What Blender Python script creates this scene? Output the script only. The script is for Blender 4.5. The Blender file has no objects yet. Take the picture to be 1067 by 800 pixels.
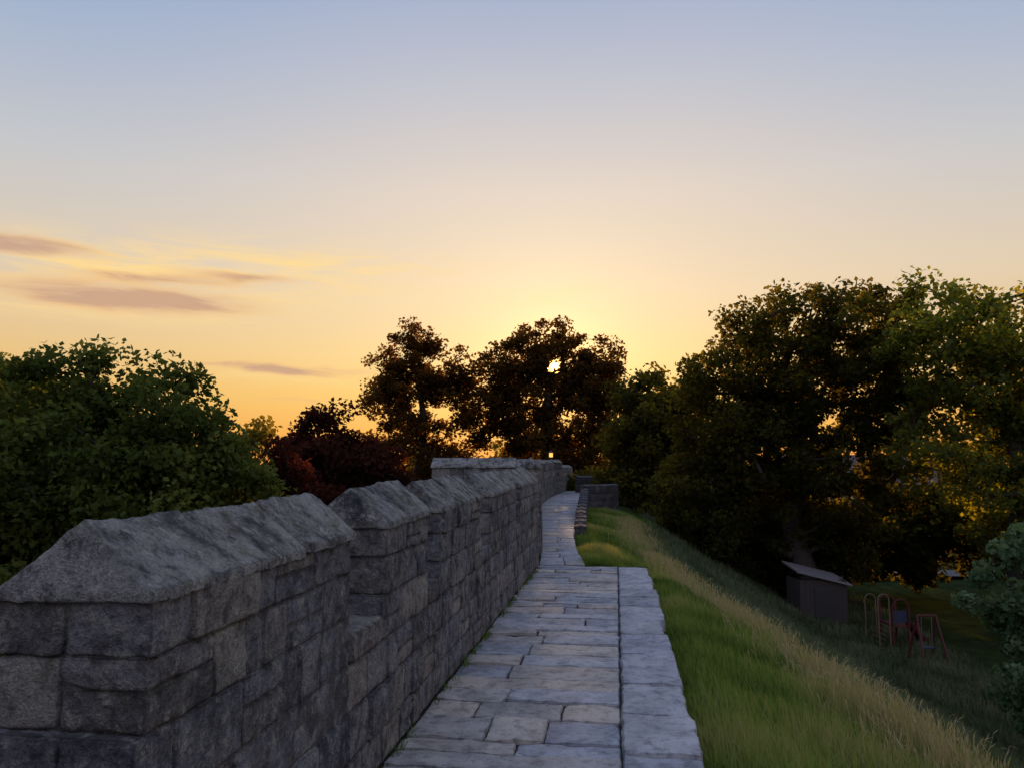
import bpy, math, numpy as np
from mathutils import Vector, noise
rng = np.random.default_rng(7)
scene = bpy.context.scene
def lin(r,g,b):
    f=lambda c:(c/255/12.92) if c/255<=.04045 else ((c/255+.055)/1.055)**2.4
    return (f(r),f(g),f(b),1)
# ------------------------------------------------------------------ helpers
def mesh_obj(name, V, F, mat, rnd=None, smooth=True, parent=None, edge=None):
    me=bpy.data.meshes.new(name)
    V=np.asarray(V,dtype=np.float32)
    Fs=[np.asarray(f,dtype=np.int32) for f in F if len(f)]
    loops=np.concatenate([f.ravel() for f in Fs])
    tot=np.concatenate([np.full(len(f),f.shape[1],dtype=np.int32) for f in Fs])
    start=np.concatenate([[0],np.cumsum(tot)[:-1]]).astype(np.int32)
    me.vertices.add(len(V)); me.vertices.foreach_set('co',V.ravel())
    me.loops.add(len(loops)); me.loops.foreach_set('vertex_index',loops)
    me.polygons.add(len(tot)); me.polygons.foreach_set('loop_start',start); me.polygons.foreach_set('loop_total',tot)
    me.polygons.foreach_set('use_smooth',np.full(len(tot),smooth))
    for nm,arr in (('rnd',rnd),('edge',edge)):
        if arr is not None:
            a=me.attributes.new(nm,'FLOAT','POINT'); a.data.foreach_set('value',np.asarray(arr,dtype=np.float32))
    me.update(calc_edges=True); me.validate()
    me.materials.append(mat)
    ob=bpy.data.objects.new(name,me); scene.collection.objects.link(ob)
    if parent: ob.parent=parent
    return ob
def empty(name):
    e=bpy.data.objects.new(name,None); scene.collection.objects.link(e); return e
class Acc:
    def __init__(s): s.V=[];s.F={};s.r=[];s.e=[];s.n=0
    def add(s,V,F,r,e=None):
        s.V.append(V)
        for f in F: s.F.setdefault(f.shape[1],[]).append(f+s.n)
        s.r.append(np.full(len(V),r) if np.isscalar(r) else r); s.n+=len(V)
        s.e.append(np.zeros(len(V)) if e is None else e)
    def obj(s,name,mat,parent=None,smooth=True):
        return mesh_obj(name,np.concatenate(s.V),[np.concatenate(f) for f in s.F.values()],mat,np.concatenate(s.r),smooth,parent,np.concatenate(s.e))
_t={}
def template(nx,ny,nz):
    k=(nx,ny,nz)
    if k in _t: return _t[k]
    idx={};P=[]
    def g(i,j,l):
        if (i,j,l) not in idx: idx[(i,j,l)]=len(P);P.append((i,j,l))
        return idx[(i,j,l)]
    Q=[]
    for i in range(nx):
        for j in range(ny):
            Q.append((g(i,j,0),g(i,j+1,0),g(i+1,j+1,0),g(i+1,j,0)))
            Q.append((g(i,j,nz),g(i+1,j,nz),g(i+1,j+1,nz),g(i,j+1,nz)))
    for i in range(nx):
        for l in range(nz):
            Q.append((g(i,0,l),g(i+1,0,l),g(i+1,0,l+1),g(i,0,l+1)))
            Q.append((g(i,ny,l),g(i,ny,l+1),g(i+1,ny,l+1),g(i+1,ny,l)))
    for j in range(ny):
        for l in range(nz):
            Q.append((g(0,j,l),g(0,j,l+1),g(0,j+1,l+1),g(0,j+1,l)))
            Q.append((g(nx,j,l),g(nx,j+1,l),g(nx,j+1,l+1),g(nx,j,l+1)))
    P=np.array(P); ex=((P[:,0]==0)|(P[:,0]==nx)).astype(int)+((P[:,1]==0)|(P[:,1]==ny))+((P[:,2]==0)|(P[:,2]==nz))
    _t[k]=(P,np.array(Q),(ex>=2).astype(float)); return _t[k]
def axisc(n,L,r):
    if n<3: return np.linspace(0,L,n+1)
    return np.concatenate([[0],np.linspace(r,L-r,n-1),[L]])
def disp(W,amp,sc,amp2=0,sc2=1,seed=0.0):
    out=W.copy()
    for i,p in enumerate(W):
        v=Vector((p[0]*sc+seed,p[1]*sc,p[2]*sc))
        n=noise.noise_vector(v); out[i]+=(n[0]*amp,n[1]*amp,n[2]*amp)
        if amp2:
            n=noise.noise_vector(v*(sc2/sc)); out[i]+=(n[0]*amp2,n[1]*amp2,n[2]*amp2)
    return out
def stone(acc,o,A,B,L,D,H,res,r=.012,amp=.006,coping=None,rnd=None,tilt=0,hip=0):
    nx=max(3,int(L/res)+2); ny=max(3,int(D/res)+2); nz=max(3,int(H/res)+2)
    if coping: ny=max(4,ny+ny%2)
    P,Q,E=template(nx,ny,nz)
    X=axisc(nx,L,r)[P[:,0]];Y=axisc(ny,D,r)[P[:,1]];Z=axisc(nz,H,r)[P[:,2]]
    p=np.stack([X,Y,Z],1); q=np.clip(p,r,[L-r,D-r,H-r]); d=p-q
    n=np.linalg.norm(d,axis=1,keepdims=True); p=q+d/np.maximum(n,1e-9)*r
    if not coping and r>.009:
        for _ in range(rng.integers(0,3)):
            c=np.array([rng.integers(0,2)*L,rng.integers(0,2)*D,rng.integers(0,2)*H]); rad=rng.uniform(.03,.07)
            dist=np.linalg.norm(p-c,axis=1); k=np.clip(1-dist/rad,0,1)[:,None]
            ctr=np.array([L/2,D/2,H/2]); v=(ctr-c)/np.linalg.norm(ctr-c); p=p+k*v*rad*.45
    if coping:
        lip,rise=coping; a=np.abs(p[:,1]/D*2-1)
        top=lip+rise*(1-a**1.04); p[:,2]=p[:,2]/H*top
        if hip: p[:,0]+=hip*np.clip(1-p[:,0]/.12,0,1)*np.clip((p[:,2]-lip)/rise,0,1)
    A=np.array(A);B=np.array(B)
    W=np.zeros_like(p); W[:,:2]=np.array(o[:2])+p[:,:1]*A+p[:,1:2]*B; W[:,2]=o[2]+p[:,2]+tilt*(p[:,0]/L-.5)
    W=disp(W,amp,5.0+rng.random(),amp*.7,22.0,rng.random()*50)
    acc.add(W,[Q],rng.random() if rnd is None else rnd,E)
# ------------------------------------------------------------------ materials
def newmat(name):
    m=bpy.data.materials.new(name); m.use_nodes=True; nt=m.node_tree
    for n in list(nt.nodes): nt.nodes.remove(n)
    out=nt.nodes.new('ShaderNodeOutputMaterial'); return m,nt,out
def N(nt,t,**kw):
    n=nt.nodes.new(t)
    for k,v in kw.items(): setattr(n,k,v)
    return n
def ramp(nt,fac,els,interp='LINEAR'):
    n=N(nt,'ShaderNodeValToRGB'); n.color_ramp.interpolation=interp
    e=n.color_ramp.elements
    while len(e)>1: e.remove(e[-1])
    e[0].position=els[0][0]; e[0].color=els[0][1]
    for p,c in els[1:]:
        x=e.new(p); x.color=c
    nt.links.new(fac,n.inputs[0]); return n.outputs[0]
def noiset(nt,vec,scale,detail=5,rough=.6,dist=0):
    n=N(nt,'ShaderNodeTexNoise'); n.inputs['Scale'].default_value=scale; n.inputs['Detail'].default_value=detail
    n.inputs['Roughness'].default_value=rough; n.inputs['Distortion'].default_value=dist
    if vec: nt.links.new(vec,n.inputs['Vector'])
    return n.outputs['Fac']
def mixc(nt,f,a,b,mode='MIX'):
    n=N(nt,'ShaderNodeMix',data_type='RGBA',blend_type=mode)
    for i,v in ((0,f),(6,a),(7,b)):
        if isinstance(v,(int,float,tuple)): n.inputs[i].default_value=v
        else: nt.links.new(v,n.inputs[i])
    return n.outputs[2]
def math_(nt,op,a,b=None,c=None,clamp=False):
    n=N(nt,'ShaderNodeMath',operation=op); n.use_clamp=clamp
    for i,v in enumerate((a,b,c)):
        if v is None: continue
        if isinstance(v,(int,float)): n.inputs[i].default_value=v
        else: nt.links.new(v,n.inputs[i])
    return n.outputs[0]
def attr(nt,name='rnd'):
    n=N(nt,'ShaderNodeAttribute'); n.attribute_name=name; return n.outputs['Fac']
def g(v,t=0): return (v*(1+t),v,v*(1-t),1)
def stone_mat(name,cols,lichen=.5,rough=.9,bump=.6,soot=.6,spec=.2,lcol=(.45,.44,.37,1),bdist=.02,speck=.4,dk=.8,edge=.6,moss=0):
    m,nt,out=newmat(name)
    pos=N(nt,'ShaderNodeTexCoord').outputs['Object']
    base=ramp(nt,attr(nt),cols)
    n1=noiset(nt,pos,2.9,5,.65,.4); n2=noiset(nt,pos,11,6,.72); n3=noiset(nt,pos,85,3,.7); n4=noiset(nt,pos,30,5,.75,.6)
    c=mixc(nt,ramp(nt,n1,[(.42,g(0)),(.60,g(1))]),base,mixc(nt,soot,base,(.035,.035,.038,1)))
    c=mixc(nt,ramp(nt,n2,[(.36,g(dk)),(.50,g(0)),]),c,(.04,.04,.044,1))
    lm=math_(nt,'MULTIPLY',ramp(nt,n4,[(.47,g(0)),(.57,g(1))]),ramp(nt,n2,[(.47,g(0)),(.58,g(1))]))
    lm=math_(nt,'MULTIPLY',lm,lichen)
    c=mixc(nt,lm,c,lcol)
    if moss:
        n5=noiset(nt,pos,6.3,6,.75,.3)
        c=mixc(nt,ramp(nt,n5,[(.54,g(0)),(.66,g(moss))]),c,(.19,.18,.07,1))
    c=mixc(nt,ramp(nt,n3,[(.34,g(speck)),(.55,g(0))]),c,(.02,.02,.022,1))
    c=mixc(nt,math_(nt,'MULTIPLY',attr(nt,'edge'),math_(nt,'MULTIPLY',ramp(nt,n2,[(.35,g(1)),(.62,g(.45))]),edge)),c,(.025,.024,.022,1))
    b=N(nt,'ShaderNodeBsdfPrincipled'); b.inputs['Roughness'].default_value=rough
    b.inputs['Specular IOR Level'].default_value=spec
    nt.links.new(c,b.inputs['Base Color'])
    h=math_(nt,'ADD',math_(nt,'MULTIPLY',n2,1.8),math_(nt,'ADD',math_(nt,'MULTIPLY',n3,.3),math_(nt,'MULTIPLY',n4,1.1)))
    bp=N(nt,'ShaderNodeBump'); bp.inputs['Strength'].default_value=bump; bp.inputs['Distance'].default_value=bdist
    nt.links.new(h,bp.inputs['Height']); nt.links.new(bp.outputs[0],b.inputs['Normal'])
    nt.links.new(b.outputs[0],out.inputs[0]); return m
M_wall=stone_mat('wall_stone',[(0,(.15,.155,.18,1)),(.2,(.34,.33,.34,1)),(.35,(.19,.19,.215,1)),(.5,(.43,.38,.32,1)),(.65,(.24,.24,.26,1)),(.8,(.36,.335,.315,1)),(.9,(.18,.165,.16,1)),(1,(.50,.46,.39,1))],.85,bump=1.0,bdist=.05,edge=.6,moss=.25,soot=.5,dk=.7)
M_cop=stone_mat('coping_stone',[(0,(.34,.345,.34,1)),(.5,(.50,.48,.43,1)),(1,(.40,.40,.38,1))],1.0,bump=1.0,soot=.65,bdist=.06,edge=.55,moss=.55,lcol=(.56,.55,.48,1))
M_slab=stone_mat('paving_stone',[(0,(.37,.38,.42,1)),(.3,(.47,.46,.46,1)),(.5,(.29,.31,.35,1)),(.7,(.54,.45,.36,1)),(.85,(.38,.35,.33,1)),(1,(.60,.52,.42,1))],.3,rough=.72,bump=.45,soot=.35,spec=.4,speck=.2,dk=.5,edge=.75)
M_dark=stone_mat('dark_wall_stone',[(0,(.07,.07,.08,1)),(1,(.12,.11,.11,1))],.15,bump=.7)
M_mortar=stone_mat('mortar',[(0,(.09,.09,.09,1)),(1,(.12,.11,.10,1))],.3,bump=.8)
M_dirt=stone_mat('joint_dirt',[(0,(.04,.037,.03,1)),(1,(.05,.045,.035,1))],.0,bump=.5)
def brick_wall_mat(name,c1,c2,mc,w,h):
    m,nt,out=newmat(name); tc=N(nt,'ShaderNodeTexCoord').outputs['Object']
    s=N(nt,'ShaderNodeSeparateXYZ'); nt.links.new(tc,s.inputs[0])
    cb=N(nt,'ShaderNodeCombineXYZ'); nt.links.new(math_(nt,'ADD',s.outputs[0],s.outputs[1]),cb.inputs[0]); nt.links.new(s.outputs[2],cb.inputs[1])
    br=N(nt,'ShaderNodeTexBrick'); nt.links.new(cb.outputs[0],br.inputs['Vector'])
    br.inputs['Color1'].default_value=c1;br.inputs['Color2'].default_value=c2;br.inputs['Mortar'].default_value=mc
    br.inputs['Scale'].default_value=1;br.inputs['Brick Width'].default_value=w;br.inputs['Row Height'].default_value=h;br.inputs['Mortar Size'].default_value=.012
    c=mixc(nt,ramp(nt,noiset(nt,tc,2.5,5),[(.35,g(.6)),(.6,g(0))]),br.outputs['Color'],(.04,.04,.045,1))
    b=N(nt,'ShaderNodeBsdfPrincipled'); b.inputs['Roughness'].default_value=.9; nt.links.new(c,b.inputs['Base Color'])
    bp=N(nt,'ShaderNodeBump'); bp.inputs['Distance'].default_value=.02; bp.inputs['Strength'].default_value=.7
    nt.links.new(noiset(nt,tc,20,4),bp.inputs['Height']); nt.links.new(bp.outputs[0],b.inputs['Normal'])
    nt.links.new(b.outputs[0],out.inputs[0]); return m
M_body=brick_wall_mat('rampart_masonry',(.22,.21,.2,1),(.15,.15,.16,1),(.08,.08,.08,1),.42,.24)
M_brick=brick_wall_mat('house_brick',(.25,.11,.07,1),(.3,.14,.09,1),(.25,.22,.2,1),.22,.075)
def leaf_mat(name,cols,trans,tfac=.4):
    m,nt,out=newmat(name)
    c=ramp(nt,attr(nt),cols)
    d=N(nt,'ShaderNodeBsdfDiffuse'); nt.links.new(c,d.inputs['Color'])
    t=N(nt,'ShaderNodeBsdfTranslucent'); nt.links.new(mixc(nt,1.0,c,trans,'MULTIPLY'),t.inputs[0])
    mx=N(nt,'ShaderNodeMixShader'); mx.inputs[0].default_value=tfac
    nt.links.new(d.outputs[0],mx.inputs[1]); nt.links.new(t.outputs[0],mx.inputs[2]); nt.links.new(mx.outputs[0],out.inputs[0]); return m
L_green=leaf_mat('leaf_green',[(0,(.026,.04,.012,1)),(.5,(.07,.095,.024,1)),(1,(.16,.18,.045,1))],(1.7,1.5,.7,1))
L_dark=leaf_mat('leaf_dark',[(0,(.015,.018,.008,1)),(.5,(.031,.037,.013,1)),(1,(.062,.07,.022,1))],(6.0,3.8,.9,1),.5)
L_warm=leaf_mat('leaf_warm',[(0,(.022,.017,.008,1)),(.5,(.045,.034,.013,1)),(1,(.08,.058,.02,1))],(4.5,2.3,.6,1),.5)
L_mid=leaf_mat('leaf_mid',[(0,(.026,.045,.015,1)),(.5,(.06,.085,.026,1)),(1,(.12,.15,.045,1))],(6.0,3.9,.7,1),.5)
L_shrub=leaf_mat('leaf_shrub',[(0,(.03,.055,.03,1)),(.5,(.08,.13,.06,1)),(1,(.18,.24,.13,1))],(1.4,1.5,.9,1),.4)
L_copper=leaf_mat('leaf_copper',[(0,(.02,.01,.008,1)),(1,(.065,.028,.02,1))],(2.2,1.0,.6,1),.4)
M_grass=leaf_mat('grass_blade',[(0,(.06,.11,.022,1)),(.4,(.14,.22,.045,1)),(.7,(.23,.31,.07,1)),(.86,(.31,.31,.12,1)),(1,(.44,.34,.21,1))],(1.3,1.15,.7,1),.4)
M_slope=leaf_mat('slope_grass_blade',[(0,(.05,.07,.03,1)),(.5,(.10,.13,.06,1)),(1,(.19,.19,.12,1))],(1.1,1.1,.8,1),.35)
M_bark=stone_mat('bark',[(0,(.05,.04,.03,1)),(1,(.07,.055,.04,1))],.1,bump=1)
def simple(name,c,rough=.6,metal=0,bump=0,scale=20):
    m,nt,out=newmat(name); tc=N(nt,'ShaderNodeTexCoord').outputs['Object']
    b=N(nt,'ShaderNodeBsdfPrincipled'); b.inputs['Roughness'].default_value=rough; b.inputs['Metallic'].default_value=metal
    d=tuple(x*.6 for x in c[:3])+(1,)
    nt.links.new(mixc(nt,noiset(nt,tc,scale,4),c,d),b.inputs['Base Color'])
    if bump:
        bp=N(nt,'ShaderNodeBump'); bp.inputs['Distance'].default_value=bump; nt.links.new(noiset(nt,tc,scale*2,4),bp.inputs['Height']); nt.links.new(bp.outputs[0],b.inputs['Normal'])
    nt.links.new(b.outputs[0],out.inputs[0]); return m
m,nt,out=newmat('ground_grass'); tc=N(nt,'ShaderNodeTexCoord').outputs['Object']
c=ramp(nt,noiset(nt,tc,1.3,5,.7),[(.3,(.018,.03,.010,1)),(.55,(.04,.055,.018,1)),(.75,(.07,.075,.03,1))])
c=mixc(nt,ramp(nt,noiset(nt,tc,18,4,.7),[(.35,g(.7)),(.6,g(0))]),c,(.02,.025,.01,1))
b=N(nt,'ShaderNodeBsdfDiffuse'); nt.links.new(c,b.inputs['Color']); bp=N(nt,'ShaderNodeBump'); bp.inputs['Distance'].default_value=.08
nt.links.new(noiset(nt,tc,9,5,.8),bp.inputs['Height']); nt.links.new(bp.outputs[0],b.inputs['Normal']); nt.links.new(b.outputs[0],out.inputs[0]); M_ground=m
# ------------------------------------------------------------------ layout curves
TY=[-800,12.70,12.76,15,18,24,33,38,44,60,800]
TL=[-1.288-.135*800,-1.288+.135*12.7,.45,.57,.68,.86,1.25,1.75,2.5,5,5]
TR=[-1.288-.135*800+1.76,-1.288+.135*12.7+1.76,1.2,1.25,1.42,1.98,2.95,3.5,4.2,6.7,6.7]
Lx=lambda y:np.interp(y,TY,TL); Rx=lambda y:np.interp(y,TY,TR)
rim=lambda y:np.interp(y,[-800,-10,0,5.9,13.5,20,27,36,44,60],[-106,2.2,2.8,3.0,3.05,3.2,4.0,5.6,6.5,9])
DX=[0,1,6.5,8.5,10.5];DZ=[0,.45,3.6,4.0,4.1]
def gz(x,y):
    x=np.asarray(x,float);y=np.asarray(y,float)
    R=Rx(y);L=Lx(y);rm=np.maximum(rim(y),R+.3)
    d=x-R
    z=np.where(x<rm,-.22-.38*np.clip(d/(rm-R),0,1)**1.3,-.6-np.interp(x-rm,DX,DZ))
    dl=L-.25-x
    zl=np.interp(dl,[0,.05,3,8],[-.25,-2.6,-3.6,-4.7])
    return np.where(x<L-.2,zl,np.where(d<0,-.25,z))
rowsY=np.concatenate([[-300,-80,-30,-12,-6],np.arange(-3,12.7,.6),[12.70,12.76],np.arange(13.3,50,.8),[52,56,62,70,85,110,160,260,500,900]])
V=[];nc=0
for y in rowsY:
    L=Lx(y);R=Rx(y);rm=max(rim(y),R+.3)
    xs=[L-700,L-300,L-120,L-60,L-35,L-20,L-12,L-8,L-5,L-3,L-1.5,L-.3,L-.2,(L+R)/2,R]
    xs+=list(R+(rm-R)*np.linspace(.15,1,6))+list(rm+np.array([.5,1,2,3,4,5,6,7,8.5,10.5,14,20,28,40,60,100,200,400,800]))
    xs=np.array(xs); z=gz(xs,np.full(len(xs),y)); z[14]=-.25
    for x,zz in zip(xs,z):
        k=noise.noise(Vector((x*.35,y*.35,0)))*(.12 if x>R+.2 else 0)*(1 if zz>-4.5 else 1.6)
        V.append((x,y,zz+k))
    nc=len(xs)
F=[]
for i in range(len(rowsY)-1):
    for j in range(nc-1):
        a=i*nc+j; F.append((a,a+1,a+nc+1,a+nc))
mesh_obj('ground',V,[np.array(F)],M_ground)
# ------------------------------------------------------------------ walkway
walk=empty('stone_walkway')
dv=np.array([.1338,.991]); nv=np.array([.991,-.1338]); O=np.array([-1.288,0.])
acc=Acc(); s=-1.6; W=1.744; kerbW=.455; SEND=12.78
while s<SEND-.1:
    d=rng.uniform(.19,.42)
    if s+d>SEND-.15: d=SEND-s
    cuts=[0.0]
    r=rng.random(); Wm=W-kerbW-.010
    if r<.5: cuts+= [rng.uniform(.3,.8)*Wm]
    elif r<.65: cuts+=[rng.uniform(.25,.4)*Wm,rng.uniform(.6,.78)*Wm]
    cuts+=[Wm]
    sk=rng.normal(0,.016)
    for a,b in zip(cuts[:-1],cuts[1:]):
        o=O+dv*(s+.005)+nv*(a+.004)
        dz=rng.normal(0,.005)
        dvs=dv; nvs=nv+dv*sk; nvs=nvs/np.linalg.norm(nvs)
        stone(acc,(o[0],o[1],-.085+dz),dvs,nvs,d-.010+rng.uniform(-.008,.002),b-a-.008,.085,.055 if s<6 else .12,r=.010,amp=.011,tilt=rng.normal(0,.006))
    s+=d
s=-1.5
while s<SEND-.1:
    d=rng.uniform(.5,1.0)
    if s+d>SEND-.3: d=SEND-s
    o=O+dv*(s+.005)+nv*(W-kerbW)
    stone(acc,(o[0],o[1],-.13+rng.normal(0,.004)),dv,nv,d-.012,kerbW+rng.uniform(-.03,.035),.137,.06 if s<6 else .13,r=.016,amp=.015,rnd=rng.random()*.55)
    s+=d
y=12.82
while y<58:
    d=rng.uniform(.35,.6) if y<30 else .8
    x0,x1=float(Lx(y+d/2)),float(Rx(y+d/2)); t=np.array([float(Lx(y+d)-Lx(y)),d]); t/=np.linalg.norm(t); n=np.array([t[1],-t[0]])
    w=(x1-x0)*t[1]
    c=rng.uniform(.4,.6)*w if rng.random()<.5 else w
    xl=float(Lx(y))
    stone(acc,(xl,y,-.08+rng.normal(0,.004)),t,n,d-.012,c-.008,.085,.2,r=.009,amp=.006)
    if c<w: stone(acc,(xl+n[0]*c,y+n[1]*c,-.08+rng.normal(0,.004)),t,n,d-.012,w-c,.085,.2,r=.009,amp=.006)
    y+=d
acc.obj('paving_slabs',M_slab,walk)
ys=np.concatenate([[-1.6,4,8,12.70,12.82],np.arange(13.5,59,1.5)])
V=[];F=[]
for i,yy in enumerate(ys):
    V+=[(Lx(yy)-.2,yy,-.022),(Rx(yy)-.03,yy,-.022),(Rx(yy)-.03,yy,-.6),(Lx(yy)-.2,yy,-.6)]
    if i: F+=[(4*i-4+k,4*i-4+(k+1)%4,4*i+(k+1)%4,4*i+k) for k in range(4)]
mesh_obj('bedding',V,[np.array(F)],M_dirt,np.full(len(V),.5),False,walk)
# ------------------------------------------------------------------ parapet
par=empty('stone_parapet_wall')
st=Acc(); cp=Acc(); core=Acc()
COUR=[0,.19,.42,.64,.87,1.07,1.235]
def boxc(acc,o,A,B,L,D,H):
    A=np.array(A);B=np.array(B);P=np.array([(i,j,k) for i in(0,1) for j in(0,1) for k in(0,1)],float)*(L,D,H)
    Wd=np.zeros((8,3));Wd[:,:2]=np.array(o[:2])+P[:,:1]*A+P[:,1:2]*B;Wd[:,2]=o[2]+P[:,2]
    acc.add(Wd,[np.array([(0,1,3,2),(4,6,7,5),(0,4,5,1),(2,3,7,6),(0,2,6,4),(1,5,7,3)])],.5)
def course(o2,A,B,L,z0,z1,T,res,lmin=.13,lmax=.44,e0=0,e1=0):
    o2=np.array(o2);A=np.array(A);B=np.array(B)
    o2=o2-A*e0; L=L+e0+e1
    split=T*rng.uniform(.42,.58)
    for skin in (0,1):
        s=0
        while s<L-1e-6:
            l=rng.uniform(lmin,lmax)
            if L-s-l<lmin: l=L-s
            if l>lmax*1.35: l=l/2
            off=rng.normal(0,.007)
            d0=(0+off if skin==0 else split+.002); dd=(split-.002-off if skin==0 else T-split-.002+off)
            o=o2+A*(s+.003)+B*d0
            if skin==0 and res<.08 and rng.random()<.2 and l>.2:
                hm=(z1-z0)*rng.uniform(.4,.6)
                stone(st,(o[0],o[1],z0+.003),A,B,l-.006,dd,hm-.006,res,r=.012,amp=.010)
                stone(st,(o[0],o[1],z0+hm+.003),A,B,l-.006,dd,z1-z0-hm-.006,res,r=.012,amp=.010)
            else:
                stone(st,(o[0],o[1],z0+.003),A,B,l-.006,dd,z1-z0-.006,res,r=.012,amp=.010)
            s+=l
    oc=o2+A*.014+B*.012
    boxc(core,(oc[0],oc[1],z0-.002),A,B,L-.028,T-.024,z1-z0+.004)
def coping(o2,A,B,L,z,T,res,lmin=.4,lmax=.8,lip=.03,rise=.19,ov=.015,am=.009):
    o2=np.array(o2);A=np.array(A);B=np.array(B)
    s=-.02; L=L+.02; first=True
    while s<L-1e-6:
        l=rng.uniform(lmin,lmax)
        if L-s-l<.3: l=L-s
        o=o2+A*(s+.002)-B*(ov+rng.normal(0,.006))
        stone(cp,(o[0],o[1],z+rng.normal(0,.005)),A,B,l-.006,T+2*ov,lip+rise,res,r=.012,amp=am,coping=(lip,rise+rng.normal(0,.008)),hip=.03 if first else 0)
        s+=l; first=False
T=.45
A=dv;B=-nv
def s_of(y): return y/.991
mer=[(-1.2,.3),(.9,1.45) ,(2.16,3.77),(4.35,5.28),(5.72,7.35),(7.95,9.9),(10.4,12.62)]
mer=[(s_of(a),s_of(b)) for a,b in mer]; mer[0]=(-1.5,.2); mer[1]=(.7,1.48)
S0=-1.6;S1=mer[-1][1]
def P(s): return O+dv*s
for z0,z1 in zip(COUR[:3],COUR[1:4]):
    for a,b,res in ((S0,2.0,.12),(2.0,5.0,.035),(5.0,8.0,.07),(8.0,S1,.1)):
        course(P(a),A,B,b-a,z0,z1,T,res)
for i,(a,b) in enumerate(mer):
    res=.12 if i<2 else (.028 if i==2 else .045 if i==3 else .07 if i==4 else .1)
    for k,(z0,z1) in enumerate(zip(COUR[3:6],COUR[4:7])):
        e=.045 if k==0 else 0
        course(P(a),A,B,b-a,z0,z1,T,res,e0=e,e1=e)
    coping(P(a),A,B,b-a,1.225,T,res*.85)
    if i<len(mer)-1:
        c=mer[i+1][0]
        L=c-b-.1; o=P(b+.05)-B*.01
        stone(st,(o[0],o[1],.644),A,B,L,T+.02,.13,.06,r=.02,amp=.01)
for ac in (st,cp,core):
    for v in ac.V: v[:,2]*=1+.009*np.clip(v[:,1]-2,0,11)
def seg(p,q,ztop,T,res,z0=0,lmin=.2,lmax=.5,n=5,rise=.16):
    p=np.array(p,float);q=np.array(q,float);d=q-p;Ls=np.linalg.norm(d);a=d/Ls;bb=np.array([-a[1],a[0]])
    zs=np.linspace(z0,ztop,n+1)
    for i in range(n): course(p,a,bb,Ls,zs[i],zs[i+1],T,res,lmin,lmax)
    coping(p,a,bb,Ls,ztop,T,res,.6,1.1,rise=rise)
seg((.42,12.75),(.47,13.9),.75,.45,.15,n=3)
seg((-1.5,14.4),(.40,14.4),1.56,.42,.12,n=6)
fm=[(14.9,16.6,1.58),(16.6,17.3,.9),(17.3,19.4,1.58),(19.4,20.2,.9),(20.2,23,1.6),(23,24,.95),(24,27.2,1.62),(27.2,28.2,1.0),(28.2,31.5,1.66),(31.5,32.6,1.0),(32.6,36.5,1.7),(36.5,38,1.05),(38,42,1.75),(42,43,1.1),(43,48,1.8),(48,56,1.5)]
seg((float(Lx(13.95))+.0,13.95),(float(Lx(14.88)),14.88),1.56,.42,.14,n=6)
for a,b_,zt in fm:
    seg((float(Lx(a)),a),(float(Lx(b_)),b_),zt,.42,.2,n=5 if zt>1.3 else 3)
seg((-1.5,17.5),(-1.5,14.85),1.56,.42,.2,n=6)
st.obj('masonry_blocks',M_wall,par); cp.obj('coping_stones',M_cop,par); core.obj('mortar_core',M_mortar,par,False)
low=empty('low_stone_wall'); st=Acc();cp=Acc();core=Acc()
yy=20.0
while yy<33:
    h=.04+.58*(yy-20)/13; p0=np.array([float(Rx(yy))+.3,yy]);p1=np.array([float(Rx(yy+1.1))+.3,yy+1.1])
    seg(p0,p1,h,.3,.2,z0=-.6,n=3,rise=.04); yy+=1.1
seg((3.25,34.1),(4.9,35.6),.72,.35,.2,z0=-1.6,n=7,rise=.05)
seg((4.0,47),(6.5,48),.9,.4,.3,z0=-1,n=5,rise=.1)
st.obj('blocks',M_dark,low); cp.obj('coping',M_dark,low); core.obj('core',M_mortar,low,False)
V=[];F=[]
ys=np.concatenate([[-60,-10,0,6,12.70,12.82],np.arange(13.5,60,1.5)])
for i,yy in enumerate(ys):
    l=float(Lx(yy)); V+=[(l-.48,yy,-.004),(l-.03,yy,-.004),(l-.03,yy,-5.2),(l-.62,yy,-5.2)]
    if i: F+=[(4*i-4+k,4*i-4+(k+1)%4,4*i+(k+1)%4,4*i+k) for k in range(4)]
nb=len(V); x0,x1,y0,y1=-1.98,-.02,14.36,17.6
V+=[(x,y,z) for x in(x0,x1) for y in(y0,y1) for z in(-5.2,-.008)]
F+=[tuple(nb+k for k in f) for f in [(0,1,3,2),(4,6,7,5),(0,4,5,1),(2,3,7,6),(1,5,7,3)]]
mesh_obj('rampart_wall',V,[np.array(F)],M_body,None,False)
lan=empty('added_glow_lantern'); lx,ly,lz=2.22,44.0,1.93  # made-up lantern, added to put a small orange glow on the far wall
M_iron=simple('black_iron',(.03,.03,.03,1),.5)
acc=Acc(); boxc(acc,(lx-.04,ly-.04,lz),(1,0),(0,1),.08,.08,.16); boxc(acc,(lx-.13,ly-.13,lz+.16),(1,0),(0,1),.26,.26,.03)
for sx in(-1,1):
    for sy in(-1,1): boxc(acc,(lx+sx*.115-.012,ly+sy*.115-.012,lz+.19),(1,0),(0,1),.024,.024,.24)
acc.obj('frame',M_iron,lan,False)
mesh_obj('cap',[(lx-.16,ly-.16,lz+.43),(lx+.16,ly-.16,lz+.43),(lx+.16,ly+.16,lz+.43),(lx-.16,ly+.16,lz+.43),(lx,ly,lz+.58)],[np.array([(0,1,4),(1,2,4),(2,3,4),(3,0,4)]),np.array([(3,2,1,0)])],M_iron,None,False,lan)
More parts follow.
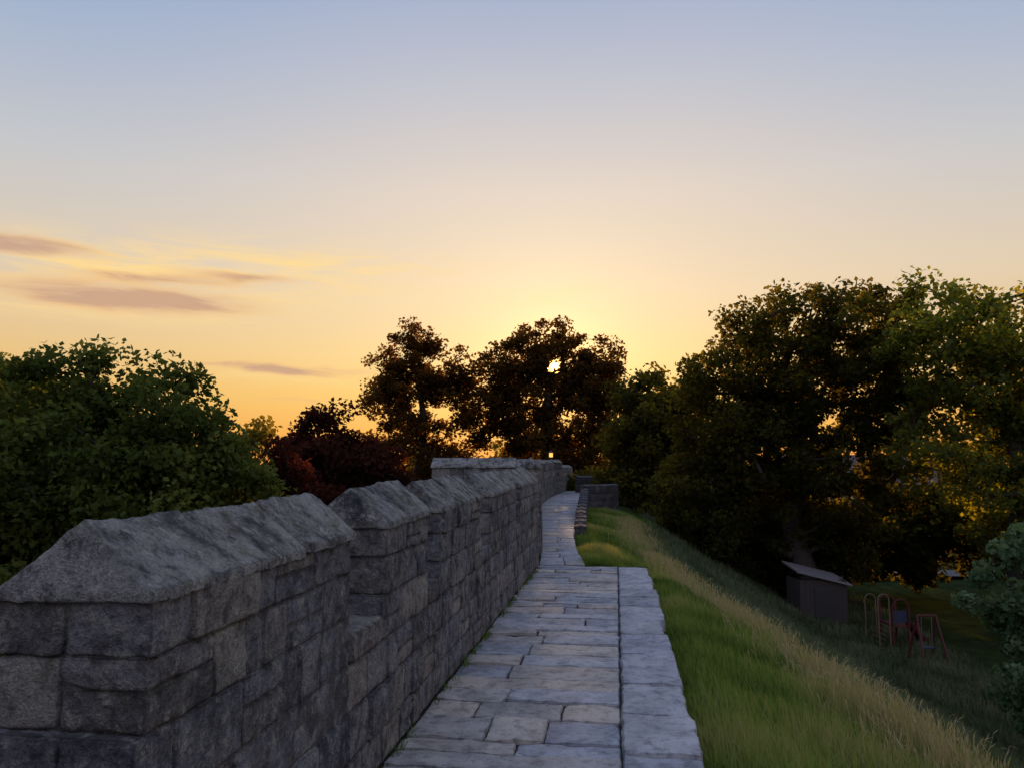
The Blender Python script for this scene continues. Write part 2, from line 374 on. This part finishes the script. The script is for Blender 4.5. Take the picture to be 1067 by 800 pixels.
m,nt,out=newmat('added_orange_glow'); e_=N(nt,'ShaderNodeEmission'); e_.inputs[0].default_value=(1,.42,.08,1); e_.inputs[1].default_value=2.0; nt.links.new(e_.outputs[0],out.inputs[0])  # emission for the added orange glow spot, no known lamp here
acc=Acc(); boxc(acc,(lx-.10,ly-.10,lz+.195),(1,0),(0,1),.20,.20,.225); acc.obj('glow_box',m,lan,False)
# ------------------------------------------------------------------ grass blades
def blades(name,X,Y,Zb,H,Wd,rnd,mat,lean=.35,head=None):
    n=len(X); th=rng.uniform(0,2*np.pi,n); wx=np.cos(th)*Wd/2; wy=np.sin(th)*Wd/2
    la=rng.uniform(0,2*np.pi,n); lm=np.abs(rng.normal(0,lean,n))*H
    lx=np.cos(la)*lm-.12*H; ly=np.sin(la)*lm-.05*H
    b=np.stack([X,Y,Zb],1)
    m_=b+np.stack([lx*.35,ly*.35,H*.55],1); tp=b+np.stack([lx,ly,H*(1-.3*(lm/H)**2)],1)
    w=np.stack([wx,wy,0*wx],1)
    if head is None:
        V=np.stack([b-w,b+w,m_+w*.75,m_-w*.75,tp],1).reshape(-1,3)
        k=np.arange(n)[:,None]*5
        mesh_obj(name,V,[k+np.array([[0,1,2,3]]),k+np.array([[3,2,4]])],mat,np.repeat(rnd,5))
    else:
        q=b+np.stack([lx*.72,ly*.72,H*.8],1); hw=w*head
        V=np.stack([b-w,b+w,q+w,q-w, q*.6+tp*.4+hw, tp, q*.6+tp*.4-hw],1).reshape(-1,3)
        k=np.arange(n)[:,None]*7
        mesh_obj(name,V,[k+np.array([[0,1,2,3]]),k+np.array([[3,2,4,6]]),k+np.array([[6,4,5]])],mat,np.repeat(rnd,7))
def nz(x,y,s): return np.array([noise.noise(Vector((a*s,b*s,3.3))) for a,b in zip(x,y)])
def zn(x,y): 
    return gz(x,y)+np.array([noise.noise(Vector((a*.35,b*.35,0)))*.12 for a,b in zip(x,y)])
n=125000; y=3.4*(34/3.4)**rng.random(n)**.9; x=Rx(y)+.01+rng.random(n)**.95*(rim(y)+1.0-Rx(y))
c=nz(x,y,1.2); c2=nz(x,y,.45); H=(.09+.13*rng.random(n))*(1+.8*c)+.02*(x-Rx(y)).clip(0,2); Wd=.0035+.0007*y
r=np.clip(.40+.6*c+.5*c2+rng.normal(0,.17,n)+.10*((x-Rx(y))/(rim(y)-Rx(y))).clip(0,1.3),0,.86)
H*=np.clip(.45+(x-Rx(y))*1.6,.45,1)
blades('bank_grass',x,y,zn(x,y)-.02,H,Wd,r,M_grass)
n=100000; y=5*(46/5)**rng.random(n); x=rim(y)+.5+rng.random(n)*10.5
c=nz(x,y,.8); H=(.2+.18*rng.random(n))*(1+.5*c); r=np.clip(.45+.6*c+rng.normal(0,.2,n),0,1)
blades('slope_grass',x,y,zn(x,y)-.03,H,.006+.0012*y,r,M_slope,.5)
n=20000; y=3.5*(30/3.5)**rng.random(n); x=rim(y)+.05+rng.normal(0,.28,n)+.3*rng.random(n)
c=nz(x,y,1.0); k=rng.random(n)<.4+1.1*c; x=x[k];y=y[k]; k=x>Rx(y)+.3; x=x[k];y=y[k];n=len(x)
blades('tall_seeding_grass',x,y,zn(x,y)-.02,.2+.24*rng.random(n),.0012+.0003*y,np.clip(rng.normal(.93,.06,n),.78,1),M_grass,.45,head=3.0)
X=[];Y=[]
for i in range(60):
    yy=rng.uniform(3.4,12.6)**1; k=rng.integers(6,40); X.append(Lx(yy)+.02+np.abs(rng.normal(0,.02,k))); Y.append(yy+rng.normal(0,.07,k))
for i in range(22):
    yy=rng.uniform(11.9,13.8); k=60; X.append(rng.uniform(1.25,1.7)+rng.normal(0,.08,k)); Y.append(np.full(k,max(yy,12.95))+np.abs(rng.normal(0,.1,k)))
X=np.concatenate(X);Y=np.concatenate(Y);n=len(X)
blades('path_weeds',X,Y,np.where(X<Lx(Y)+.3,-.02,-.2),.02+.05*rng.random(n)+np.where(X>Lx(Y)+.5,.24,0),np.full(n,.007),rng.random(n)*.5,M_grass,.7)
# ------------------------------------------------------------------ trees
def unit(v): return v/np.linalg.norm(v,axis=1,keepdims=True)
def leaves(C,R,per,size,flat=.75,crnd=None,hole=None):
    n=len(C)*per; ci=np.repeat(np.arange(len(C)),per)
    d=unit(rng.normal(size=(n,3)))*(rng.random((n,1))**.5)
    p=C[ci]+d*R[ci][:,None]*np.array([1,1,flat])
    if hole is not None:
        k=(np.hypot(p[:,0]-hole[0],p[:,2]-hole[1])>hole[2]*rng.uniform(.75,1.25,n))|(rng.random(n)<.035); p=p[k];d=d[k];ci=ci[k];n=len(p)
    up=unit(rng.normal(size=(n,3))*1.0+np.array([0,0,.9])); a=unit(np.cross(up,rng.normal(size=(n,3)))); b=np.cross(up,a)
    s=size*rng.uniform(.6,1.35,(n,1))
    V=np.stack([p-a*s*.5,p+b*s*.34+up*s*.06,p+a*s*.5,p-b*s*.34+up*s*.06],1).reshape(-1,3)
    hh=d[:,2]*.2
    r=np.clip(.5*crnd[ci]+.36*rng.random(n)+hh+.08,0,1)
    return V,np.arange(n*4).reshape(-1,4),np.repeat(r,4)
def tube(P0,P1,r0,r1,k=6):
    d=P1-P0; d/=max(np.linalg.norm(d),1e-6); u=np.cross(d,[.3,.9,.1]); u/=np.linalg.norm(u); v=np.cross(d,u)
    a=np.linspace(0,2*np.pi,k,endpoint=False); ring=np.cos(a)[:,None]*u+np.sin(a)[:,None]*v
    V=np.concatenate([P0+ring*r0,P1+ring*r1]); i=np.arange(k)
    return V,np.stack([i,(i+1)%k,(i+1)%k+k,i+k],1)
def tree(name,base,lobes,leaf,per,cr,mat,trunk=.35,ntr=5,hole=None):
    par=empty(name)
    C=[]
    for (cx,cy,cz,rx,ry,rz,n) in lobes:
        d=unit(rng.normal(size=(n,3))); rr=rng.random((n,1))**.45
        w=np.array([1+.2*noise.noise(Vector(q*1.7)+Vector((cx,cy,cz))) for q in d])[:,None]
        C.append(np.array([cx,cy,cz])+d*rr*w*np.array([rx-cr*.35,ry-cr*.35,rz-cr*.3]))
    C=np.concatenate(C); C=C[C[:,2]>base[2]+.5]
    if hole is not None: C=C[np.hypot(C[:,0]-hole[0],C[:,2]-hole[1])>hole[2]+.1]
    base=np.array(base,float); top=np.array([C[:,0].mean(),C[:,1].mean(),np.percentile(C[:,2],70)])
    nodes=[base];parent=[-1]
    for i in range(1,ntr+1):
        t=i/ntr; p=base*(1-t)+top*t+rng.normal(0,.18,3)*[1,1,0]; nodes.append(p);parent.append(i-1)
    order=np.argsort(np.linalg.norm(C-top,axis=1)*.5+np.linalg.norm(C[:,:2]-base[:2],axis=1))
    for i in order:
        NA=np.array(nodes[1:]); dd=np.linalg.norm(NA-C[i],axis=1)+.9*np.maximum(NA[:,2]-C[i][2],0)
        j=int(np.argmin(dd))+1; 
        nodes.append(C[i]);parent.append(j)
    cnt=np.ones(len(nodes))
    for i in range(len(nodes)-1,0,-1): cnt[parent[i]]+=cnt[i]
    rad=np.minimum(.016*cnt**.52*(trunk/.35)*1.1,trunk); rad[0]=trunk*1.3
    acc=Acc()
    for i in range(1,len(nodes)):
        a=nodes[parent[i]];b=nodes[i];L=np.linalg.norm(b-a); ra=min(rad[parent[i]],rad[i]*1.5 if parent[i]>0 else 9);rb=rad[i]*.8
        m1=(a+b)/2+rng.normal(0,.07*L,3)+[0,0,.05*L] if i>ntr else (a+b)/2
        for q0,q1,s0,s1 in ((a,m1,ra,(ra+rb)/2),(m1,b,(ra+rb)/2,rb)):
            v,f=tube(q0,q1,s0,s1); acc.add(v,[f],.5)
    acc.obj('trunk_and_limbs',M_bark,par)
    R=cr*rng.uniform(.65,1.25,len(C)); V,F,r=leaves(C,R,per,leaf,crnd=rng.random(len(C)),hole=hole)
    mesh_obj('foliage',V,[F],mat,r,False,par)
G=-4.7
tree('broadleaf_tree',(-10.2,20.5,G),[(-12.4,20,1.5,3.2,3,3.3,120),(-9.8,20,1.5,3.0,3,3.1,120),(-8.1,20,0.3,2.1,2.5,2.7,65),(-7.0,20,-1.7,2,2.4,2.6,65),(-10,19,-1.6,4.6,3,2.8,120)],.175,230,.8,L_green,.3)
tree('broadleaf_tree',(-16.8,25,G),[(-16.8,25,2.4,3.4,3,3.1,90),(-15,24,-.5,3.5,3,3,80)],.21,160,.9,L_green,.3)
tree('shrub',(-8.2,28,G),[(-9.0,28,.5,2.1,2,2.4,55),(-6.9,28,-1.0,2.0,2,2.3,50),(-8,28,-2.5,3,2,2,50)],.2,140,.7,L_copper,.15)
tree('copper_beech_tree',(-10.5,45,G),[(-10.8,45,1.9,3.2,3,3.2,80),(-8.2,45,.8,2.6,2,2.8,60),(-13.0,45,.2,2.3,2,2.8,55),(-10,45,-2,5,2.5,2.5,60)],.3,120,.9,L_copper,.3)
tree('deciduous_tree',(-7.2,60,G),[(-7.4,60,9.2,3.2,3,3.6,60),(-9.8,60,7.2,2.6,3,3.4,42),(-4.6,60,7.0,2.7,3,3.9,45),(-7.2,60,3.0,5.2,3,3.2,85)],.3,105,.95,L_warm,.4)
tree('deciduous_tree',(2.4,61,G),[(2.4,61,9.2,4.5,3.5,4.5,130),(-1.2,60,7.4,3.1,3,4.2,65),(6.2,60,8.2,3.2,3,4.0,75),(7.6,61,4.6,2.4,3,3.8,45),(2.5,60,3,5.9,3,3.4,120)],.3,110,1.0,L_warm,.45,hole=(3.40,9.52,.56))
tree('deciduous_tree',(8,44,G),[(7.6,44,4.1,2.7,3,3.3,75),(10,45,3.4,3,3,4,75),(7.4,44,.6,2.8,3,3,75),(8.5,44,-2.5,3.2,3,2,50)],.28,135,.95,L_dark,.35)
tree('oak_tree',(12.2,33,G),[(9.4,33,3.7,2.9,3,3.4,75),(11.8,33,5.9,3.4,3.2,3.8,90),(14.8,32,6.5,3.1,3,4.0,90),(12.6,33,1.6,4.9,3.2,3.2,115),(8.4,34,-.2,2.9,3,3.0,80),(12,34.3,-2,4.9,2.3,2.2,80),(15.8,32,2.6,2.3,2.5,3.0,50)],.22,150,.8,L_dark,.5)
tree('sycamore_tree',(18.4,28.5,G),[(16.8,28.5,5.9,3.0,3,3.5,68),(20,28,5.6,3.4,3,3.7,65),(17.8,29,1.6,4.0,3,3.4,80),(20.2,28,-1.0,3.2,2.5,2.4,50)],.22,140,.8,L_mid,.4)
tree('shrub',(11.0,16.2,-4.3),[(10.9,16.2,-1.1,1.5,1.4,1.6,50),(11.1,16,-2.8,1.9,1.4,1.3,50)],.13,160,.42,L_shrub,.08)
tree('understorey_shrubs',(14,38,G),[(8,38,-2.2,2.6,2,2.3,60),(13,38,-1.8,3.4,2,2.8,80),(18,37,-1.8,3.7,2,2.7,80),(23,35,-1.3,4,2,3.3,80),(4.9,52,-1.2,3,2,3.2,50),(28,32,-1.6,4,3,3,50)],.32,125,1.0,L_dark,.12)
C=[];
for i in range(900):
    x=rng.uniform(-130,130); yv=95+rng.normal(0,5)
    h=(8.6 if x<8 else 6.2)+2.0*math.sin(x*.13)+1.5*math.sin(x*.37+1)
    C.append((x,yv,G+rng.random()**.8*h))
C=np.array(C); V,F,r=leaves(C,np.full(len(C),2.0),75,.75,crnd=rng.random(len(C)))
mesh_obj('distant_trees',V,[F],L_dark,r,False)
# ------------------------------------------------------------------ playground, shed, fence, path, house
M_red=simple('red_paint',(.10,.014,.013,1),.7); M_yel=simple('yellow_paint',(.17,.11,.055,1),.7); M_blue=simple('blue_panel',(.02,.03,.07,1),.5); M_steel=simple('galvanised_steel',(.2,.2,.22,1),.5,.6)
def curve_tube(name,pts,r,mat,par):
    acc=Acc()
    pts=[np.array(p,float) for p in pts]
    for a,b in zip(pts[:-1],pts[1:]):
        v,f=tube(a,b,r,r,8); acc.add(v,[f],.5)
    return acc.obj(name,mat,par)
def arch(cx,cy,z,w,h,ax=(1,0),n=10):
    P_=[(cx-w/2*ax[0],cy-w/2*ax[1],z),]
    for i in range(n+1):
        t=math.pi*(1-i/n); P_.append((cx+w/2*math.cos(t)*ax[0],cy+w/2*math.cos(t)*ax[1],z+h-w/2+w/2*math.sin(t)))
    P_.append((cx+w/2*ax[0],cy+w/2*ax[1],z)); return P_
pg=empty('climbing_frame'); px,py=13.5,27.4; gzv=float(gz(px,py))
hw=.28
for i,(x,y) in enumerate([(px-hw,py),(px+hw,py),(px-hw,py+.9),(px+hw,py+.9)]):
    curve_tube('post_%d'%(i+1),[(x,y,gzv-.1),(x,y,gzv+1.4)],.04,M_red,pg)
acc=Acc(); boxc(acc,(px-hw,py,gzv+.7),(1,0),(0,1),2*hw,.9,.06); acc.obj('platform',M_red,pg,False)
acc=Acc(); boxc(acc,(px-hw+.04,py+.0,gzv+.85),(1,0),(0,1),2*hw-.08,.03,.4); acc.obj('side_panel',M_blue,pg,False)
curve_tube('hoop_1',arch(px,py-.05,gzv+.8,2*hw,.85),.026,M_red,pg); curve_tube('hoop_2',arch(px,py+.95,gzv+.8,2*hw,.85),.026,M_red,pg)
curve_tube('handrail_hoop_1',arch(px-.66,py-.2,gzv,.38,1.85),.024,M_yel,pg); curve_tube('handrail_hoop_2',arch(px-.66,py+.8,gzv,.38,1.7),.022,M_yel,pg)
for k in range(5): curve_tube('rung_%d'%(k+1),[(px-.7+.07*k,py-.2,gzv+.15+.14*k),(px-.7+.07*k,py+.8,gzv+.15+.14*k)],.014,M_yel,pg)
V=[];F=[]
for i in range(9):
    t=i/8; x=px+hw+.8*t; z=gzv+.75-.7*(3*t*t-2*t**3)*.95
    V+=[(x,py+.2,z+.2),(x,py+.22,z),(x,py+.68,z),(x,py+.7,z+.2)]
    if i: F+=[(4*i-4+k,4*i-3+k,4*i+1+k,4*i+k) for k in range(3)]
mesh_obj('slide_chute',V,[np.array(F)],M_red,None,True,pg)
fr=empty('swing_frame'); qx,qy=13.1,25.5; gq=float(gz(qx,qy)); sw=.6
curve_tube('a_frame_1',[(qx-.1,qy-.5,gq),(qx,qy,gq+1.45),(qx-.1,qy+.5,gq)],.032,M_red,fr)
curve_tube('a_frame_2',[(qx+sw+.1,qy-.5,gq),(qx+sw,qy,gq+1.45),(qx+sw+.1,qy+.5,gq)],.032,M_red,fr)
curve_tube('top_bar',[(qx,qy,gq+1.45),(qx+sw,qy,gq+1.45)],.032,M_red,fr)
xx=qx+.13
curve_tube('chains',[(xx,qy,gq+1.45),(xx,qy,gq+.45),(xx+.33,qy,gq+.45),(xx+.33,qy,gq+1.45)],.012,M_steel,fr)
acc=Acc(); boxc(acc,(xx-.02,qy-.1,gq+.42),(1,0),(0,1),.37,.2,.04); acc.obj('seat',M_blue,fr,False)
# garden shed half hidden under the oak
sh=empty('park_shed'); sx,sy=11.0,30.0; sg=float(gz(sx,sy)); M_wood=simple('dark_timber',(.05,.04,.035,1),.85,0,.01,25); M_felt=simple('weathered_roof_felt',(.22,.20,.21,1),.9,0,.01,25)
acc=Acc()
for k in range(9): boxc(acc,(sx+k*.2+.003,sy,sg-.1),(1,0),(0,1),.194,.05,1.55)
for k in range(7): boxc(acc,(sx+.003,sy+.06+k*.2,sg-.1),(1,0),(0,1),.05,.194,1.55); boxc(acc,(sx+1.75,sy+.06+k*.2,sg-.1),(1,0),(0,1),.05,.194,1.55)
acc.obj('plank_walls',M_wood,sh,False)
V=[(sx-.12,sy-.15,sg+1.75),(sx+1.95,sy-.15,sg+1.25),(sx+1.95,sy+1.6,sg+1.45),(sx-.12,sy+1.6,sg+1.95)]; V+=[(a,b,c+.06) for a,b,c in V]
mesh_obj('pitched_roof',V,[np.array([(3,2,1,0),(4,5,6,7),(0,1,5,4),(1,2,6,5),(2,3,7,6),(3,0,4,7)])],M_felt,None,False,sh)
acc=Acc(); boxc(acc,(sx+.55,sy-.03,sg-.05),(1,0),(0,1),.7,.028,1.25); acc.obj('door',M_iron,sh,False)
fn=empty('metal_railing_fence'); M_rail=simple('railing_paint',(.07,.02,.02,1),.5)
acc=Acc()
for i in range(70):
    x=15+i*.14; v,f=tube(np.array([x,24-.03*i,G-.1]),np.array([x,24-.03*i,G+1.0]),.012,.012,5); acc.add(v,[f],.5)
acc.obj('bars',M_rail,fn); curve_tube('top_rail',[(14.9,24,G+.95),(24.9,21.9,G+.95)],.025,M_rail,fn); curve_tube('bottom_rail',[(14.9,24,G+.2),(24.9,21.9,G+.2)],.02,M_rail,fn)
V=[];F=[]
for i in range(25):
    x=14+i*2.0; yc=43+2*math.sin(i*.3); V+=[(x,yc-1.3,G+.22),(x,yc+1.3,G+.22)]
    if i: F+=[(2*i-2,2*i,2*i+1,2*i-1)]
mesh_obj('park_path',V,[np.array(F)],simple('pale_tarmac',(.10,.095,.09,1),.95,0,.01,30),None,False)
hs=empty('brick_house'); acc=Acc(); boxc(acc,(24,64,G-.2),(1,0),(0,1),12,8,5.0); acc.obj('walls',M_brick,hs,False)
V=[(23.6,63.6,.1),(36.4,63.6,.1),(36.4,72.4,.1),(23.6,72.4,.1),(23.6,68,2.6),(36.4,68,2.6)]
mesh_obj('roof',V,[np.array([(0,1,5,4),(3,4,5,2)]),np.array([(0,4,3),(1,2,5)])],simple('roof_tiles',(.10,.06,.05,1),.8,0,.03,15),None,False,hs)
gl=simple('window_glass',(.04,.05,.06,1),.1); wf=simple('window_frame',(.6,.6,.58,1),.5)
for i in range(4):
    for j,z in enumerate((-3.9,-1.7)):
        acc=Acc(); boxc(acc,(25+i*3,63.94,z),(1,0),(0,1),1.2,.05,1.3); acc.obj('window_frame_%d%d'%(i,j),wf,hs,False)
        acc=Acc(); boxc(acc,(25.1+i*3,63.91,z+.1),(1,0),(0,1),.48,.025,1.1); boxc(acc,(25.63+i*3,63.91,z+.1),(1,0),(0,1),.48,.025,1.1); acc.obj('window_pane_%d%d'%(i,j),gl,hs,False)
# ------------------------------------------------------------------ world
w=bpy.data.worlds.new('World'); scene.world=w; w.use_nodes=True; nt=w.node_tree
for n_ in list(nt.nodes): nt.nodes.remove(n_)
out=N(nt,'ShaderNodeOutputWorld'); bg=N(nt,'ShaderNodeBackground'); nt.links.new(bg.outputs[0],out.inputs[0])
dirv=N(nt,'ShaderNodeTexCoord').outputs['Generated']
sp=N(nt,'ShaderNodeSeparateXYZ'); nt.links.new(dirv,sp.inputs[0]); X_,Y_,Z_=sp.outputs
el=math_(nt,'ARCSINE',Z_); az=math_(nt,'ARCTAN2',X_,Y_)
fac=math_(nt,'DIVIDE',el,math.pi/2,clamp=True)
SUNAZ=math.radians(3.2);SUNEL=math.radians(7.4)
def rr(l): return ramp(nt,fac,[(e/90,lin(*c)) for e,c in l])
near=rr([(0,(232,145,62)),(2.5,(246,178,85)),(5,(250,200,112)),(8,(249,212,145)),(13,(241,214,178)),(20,(225,210,198)),(27,(196,197,207)),(33.5,(166,179,208)),(50,(158,180,224)),(90,(152,178,228))])
far=rr([(0,(226,140,68)),(2.5,(243,172,84)),(5,(240,190,110)),(8,(235,198,140)),(13,(225,206,180)),(20,(200,201,204)),(27,(170,184,208)),(33.5,(143,168,208)),(50,(156,179,226)),(90,(152,178,228))])
back=rr([(0,(168,160,178)),(8,(208,196,208)),(20,(205,203,226)),(45,(184,196,234)),(90,(152,178,228))])
da=math_(nt,'ABSOLUTE',math_(nt,'SUBTRACT',az,SUNAZ))
f1=N(nt,'ShaderNodeMapRange',interpolation_type='SMOOTHSTEP'); nt.links.new(da,f1.inputs[0]); f1.inputs[1].default_value=.1; f1.inputs[2].default_value=.7
f2=N(nt,'ShaderNodeMapRange',interpolation_type='SMOOTHSTEP'); nt.links.new(da,f2.inputs[0]); f2.inputs[1].default_value=.8; f2.inputs[2].default_value=2.2
col=mixc(nt,f2.outputs[0],mixc(nt,f1.outputs[0],near,far),back)
sky=N(nt,'ShaderNodeTexSky',sky_type='NISHITA'); sky.sun_disc=False; sky.sun_elevation=SUNEL; sky.sun_rotation=SUNAZ; sky.air_density=1.2; sky.dust_density=2
skc=mixc(nt,1.0,sky.outputs[0],(.1,.1,.1,1),'MULTIPLY')
col=mixc(nt,.04,col,skc)
S=(math.sin(SUNAZ)*math.cos(SUNEL),math.cos(SUNAZ)*math.cos(SUNEL),math.sin(SUNEL))
dp=N(nt,'ShaderNodeVectorMath',operation='DOT_PRODUCT'); nt.links.new(dirv,dp.inputs[0]); dp.inputs[1].default_value=S
ang=math_(nt,'ARCCOSINE',math_(nt,'MINIMUM',dp.outputs['Value'],.9999999))
def gauss(x): return math_(nt,'EXPONENT',math_(nt,'MULTIPLY',x,-1.0))
gl1=gauss(math_(nt,'DIVIDE',ang,.11)); gl2=gauss(math_(nt,'POWER',math_(nt,'DIVIDE',ang,.0078),2)); gl3=gauss(math_(nt,'DIVIDE',ang,.035))
def addglow(c,f,k):
    s_=N(nt,'ShaderNodeVectorMath',operation='SCALE'); s_.inputs[0].default_value=k; nt.links.new(f,s_.inputs['Scale'])
    a_=N(nt,'ShaderNodeVectorMath',operation='ADD'); nt.links.new(c,a_.inputs[0]); nt.links.new(s_.outputs[0],a_.inputs[1]); return a_.outputs[0]
cb=N(nt,'ShaderNodeCombineXYZ'); nt.links.new(math_(nt,'MULTIPLY',az,7),cb.inputs[0]); nt.links.new(math_(nt,'MULTIPLY',el,60),cb.inputs[1])
nn=noiset(nt,cb.outputs[0],1.0,5,.62,.8)
cb2=N(nt,'ShaderNodeCombineXYZ'); nt.links.new(math_(nt,'MULTIPLY',az,3),cb2.inputs[0]); nt.links.new(math_(nt,'MULTIPLY',el,9),cb2.inputs[1]); cb2.inputs[2].default_value=4
n2=noiset(nt,cb2.outputs[0],2.0,3)
el2=math_(nt,'ADD',el,math_(nt,'MULTIPLY',math_(nt,'SUBTRACT',n2,.5),.025))
def cm(a,e,sa,se,k):
    x=math_(nt,'POWER',math_(nt,'DIVIDE',math_(nt,'ABSOLUTE',math_(nt,'SUBTRACT',az,math.radians(a))),math.radians(sa)),2)
    y=math_(nt,'POWER',math_(nt,'DIVIDE',math_(nt,'ABSOLUTE',math_(nt,'SUBTRACT',el2,math.radians(e))),math.radians(se)),2)
    return math_(nt,'MULTIPLY',gauss(math_(nt,'ADD',x,y)),k)
def sumup(l):
    t=l[0]
    for c_ in l[1:]: t=math_(nt,'ADD',t,c_)
    return t
t=sumup([cm(-27,11.2,8.5,1.1,1.25),cm(-34,13.8,5.5,.6,1.2),cm(-16.5,6.9,7.0,.4,1.05),cm(-16,4.8,4,.22,.6),cm(-19.5,13.2,5,.45,.85),cm(-25,12.6,6,.3,.6)])
mk=math_(nt,'MULTIPLY',t,math_(nt,'MULTIPLY',nn,2.0))
mr=N(nt,'ShaderNodeMapRange',interpolation_type='SMOOTHSTEP'); nt.links.new(mk,mr.inputs[0]); mr.inputs[1].default_value=.1; mr.inputs[2].default_value=1.15; mr.inputs[4].default_value=.85
t2=sumup([cm(-26,12.8,11,1.7,1.25),cm(-14,14.4,10,1.4,.65),cm(4,12.5,7,.9,.3),cm(-28,10.2,8,.7,.9),cm(-17,6.5,7,.5,.5)])
mk2=math_(nt,'MULTIPLY',t2,math_(nt,'MULTIPLY',ramp(nt,nn,[(.36,g(0)),(.62,g(1))]),1.5))
col=mixc(nt,math_(nt,'MULTIPLY',mk2,.75,clamp=True),col,lin(255,220,152))
col=mixc(nt,mr.outputs[0],col,ramp(nt,mk,[(.2,lin(246,198,134)),(.6,lin(228,178,132)),(1,lin(200,158,134))]))
col=addglow(col,gl1,(.24,.22,.11)); col=addglow(col,gl3,(.8,.42,.08)); col=addglow(col,gl2,(9,4.4,.8))
nt.links.new(col,bg.inputs[0]); bg.inputs[1].default_value=1.0
sl=bpy.data.lights.new('sun','SUN'); sl.energy=5.0; sl.angle=math.radians(.5); sl.color=(1,.55,.2)
so=bpy.data.objects.new('sun',sl); scene.collection.objects.link(so)
so.rotation_euler=Vector(S).to_track_quat('Z','Y').to_euler()
cd=bpy.data.cameras.new('camera'); cam=bpy.data.objects.new('camera',cd); scene.collection.objects.link(cam); scene.camera=cam
cam.location=(0,0,1.6); cam.rotation_euler=(math.radians(90+6.1),0,0)
cd.sensor_width=36; cd.lens=36*800/1067; cd.clip_end=3000; cd.clip_start=.05
scene.view_settings.view_transform='Standard'; scene.view_settings.look='None'; scene.view_settings.exposure=0
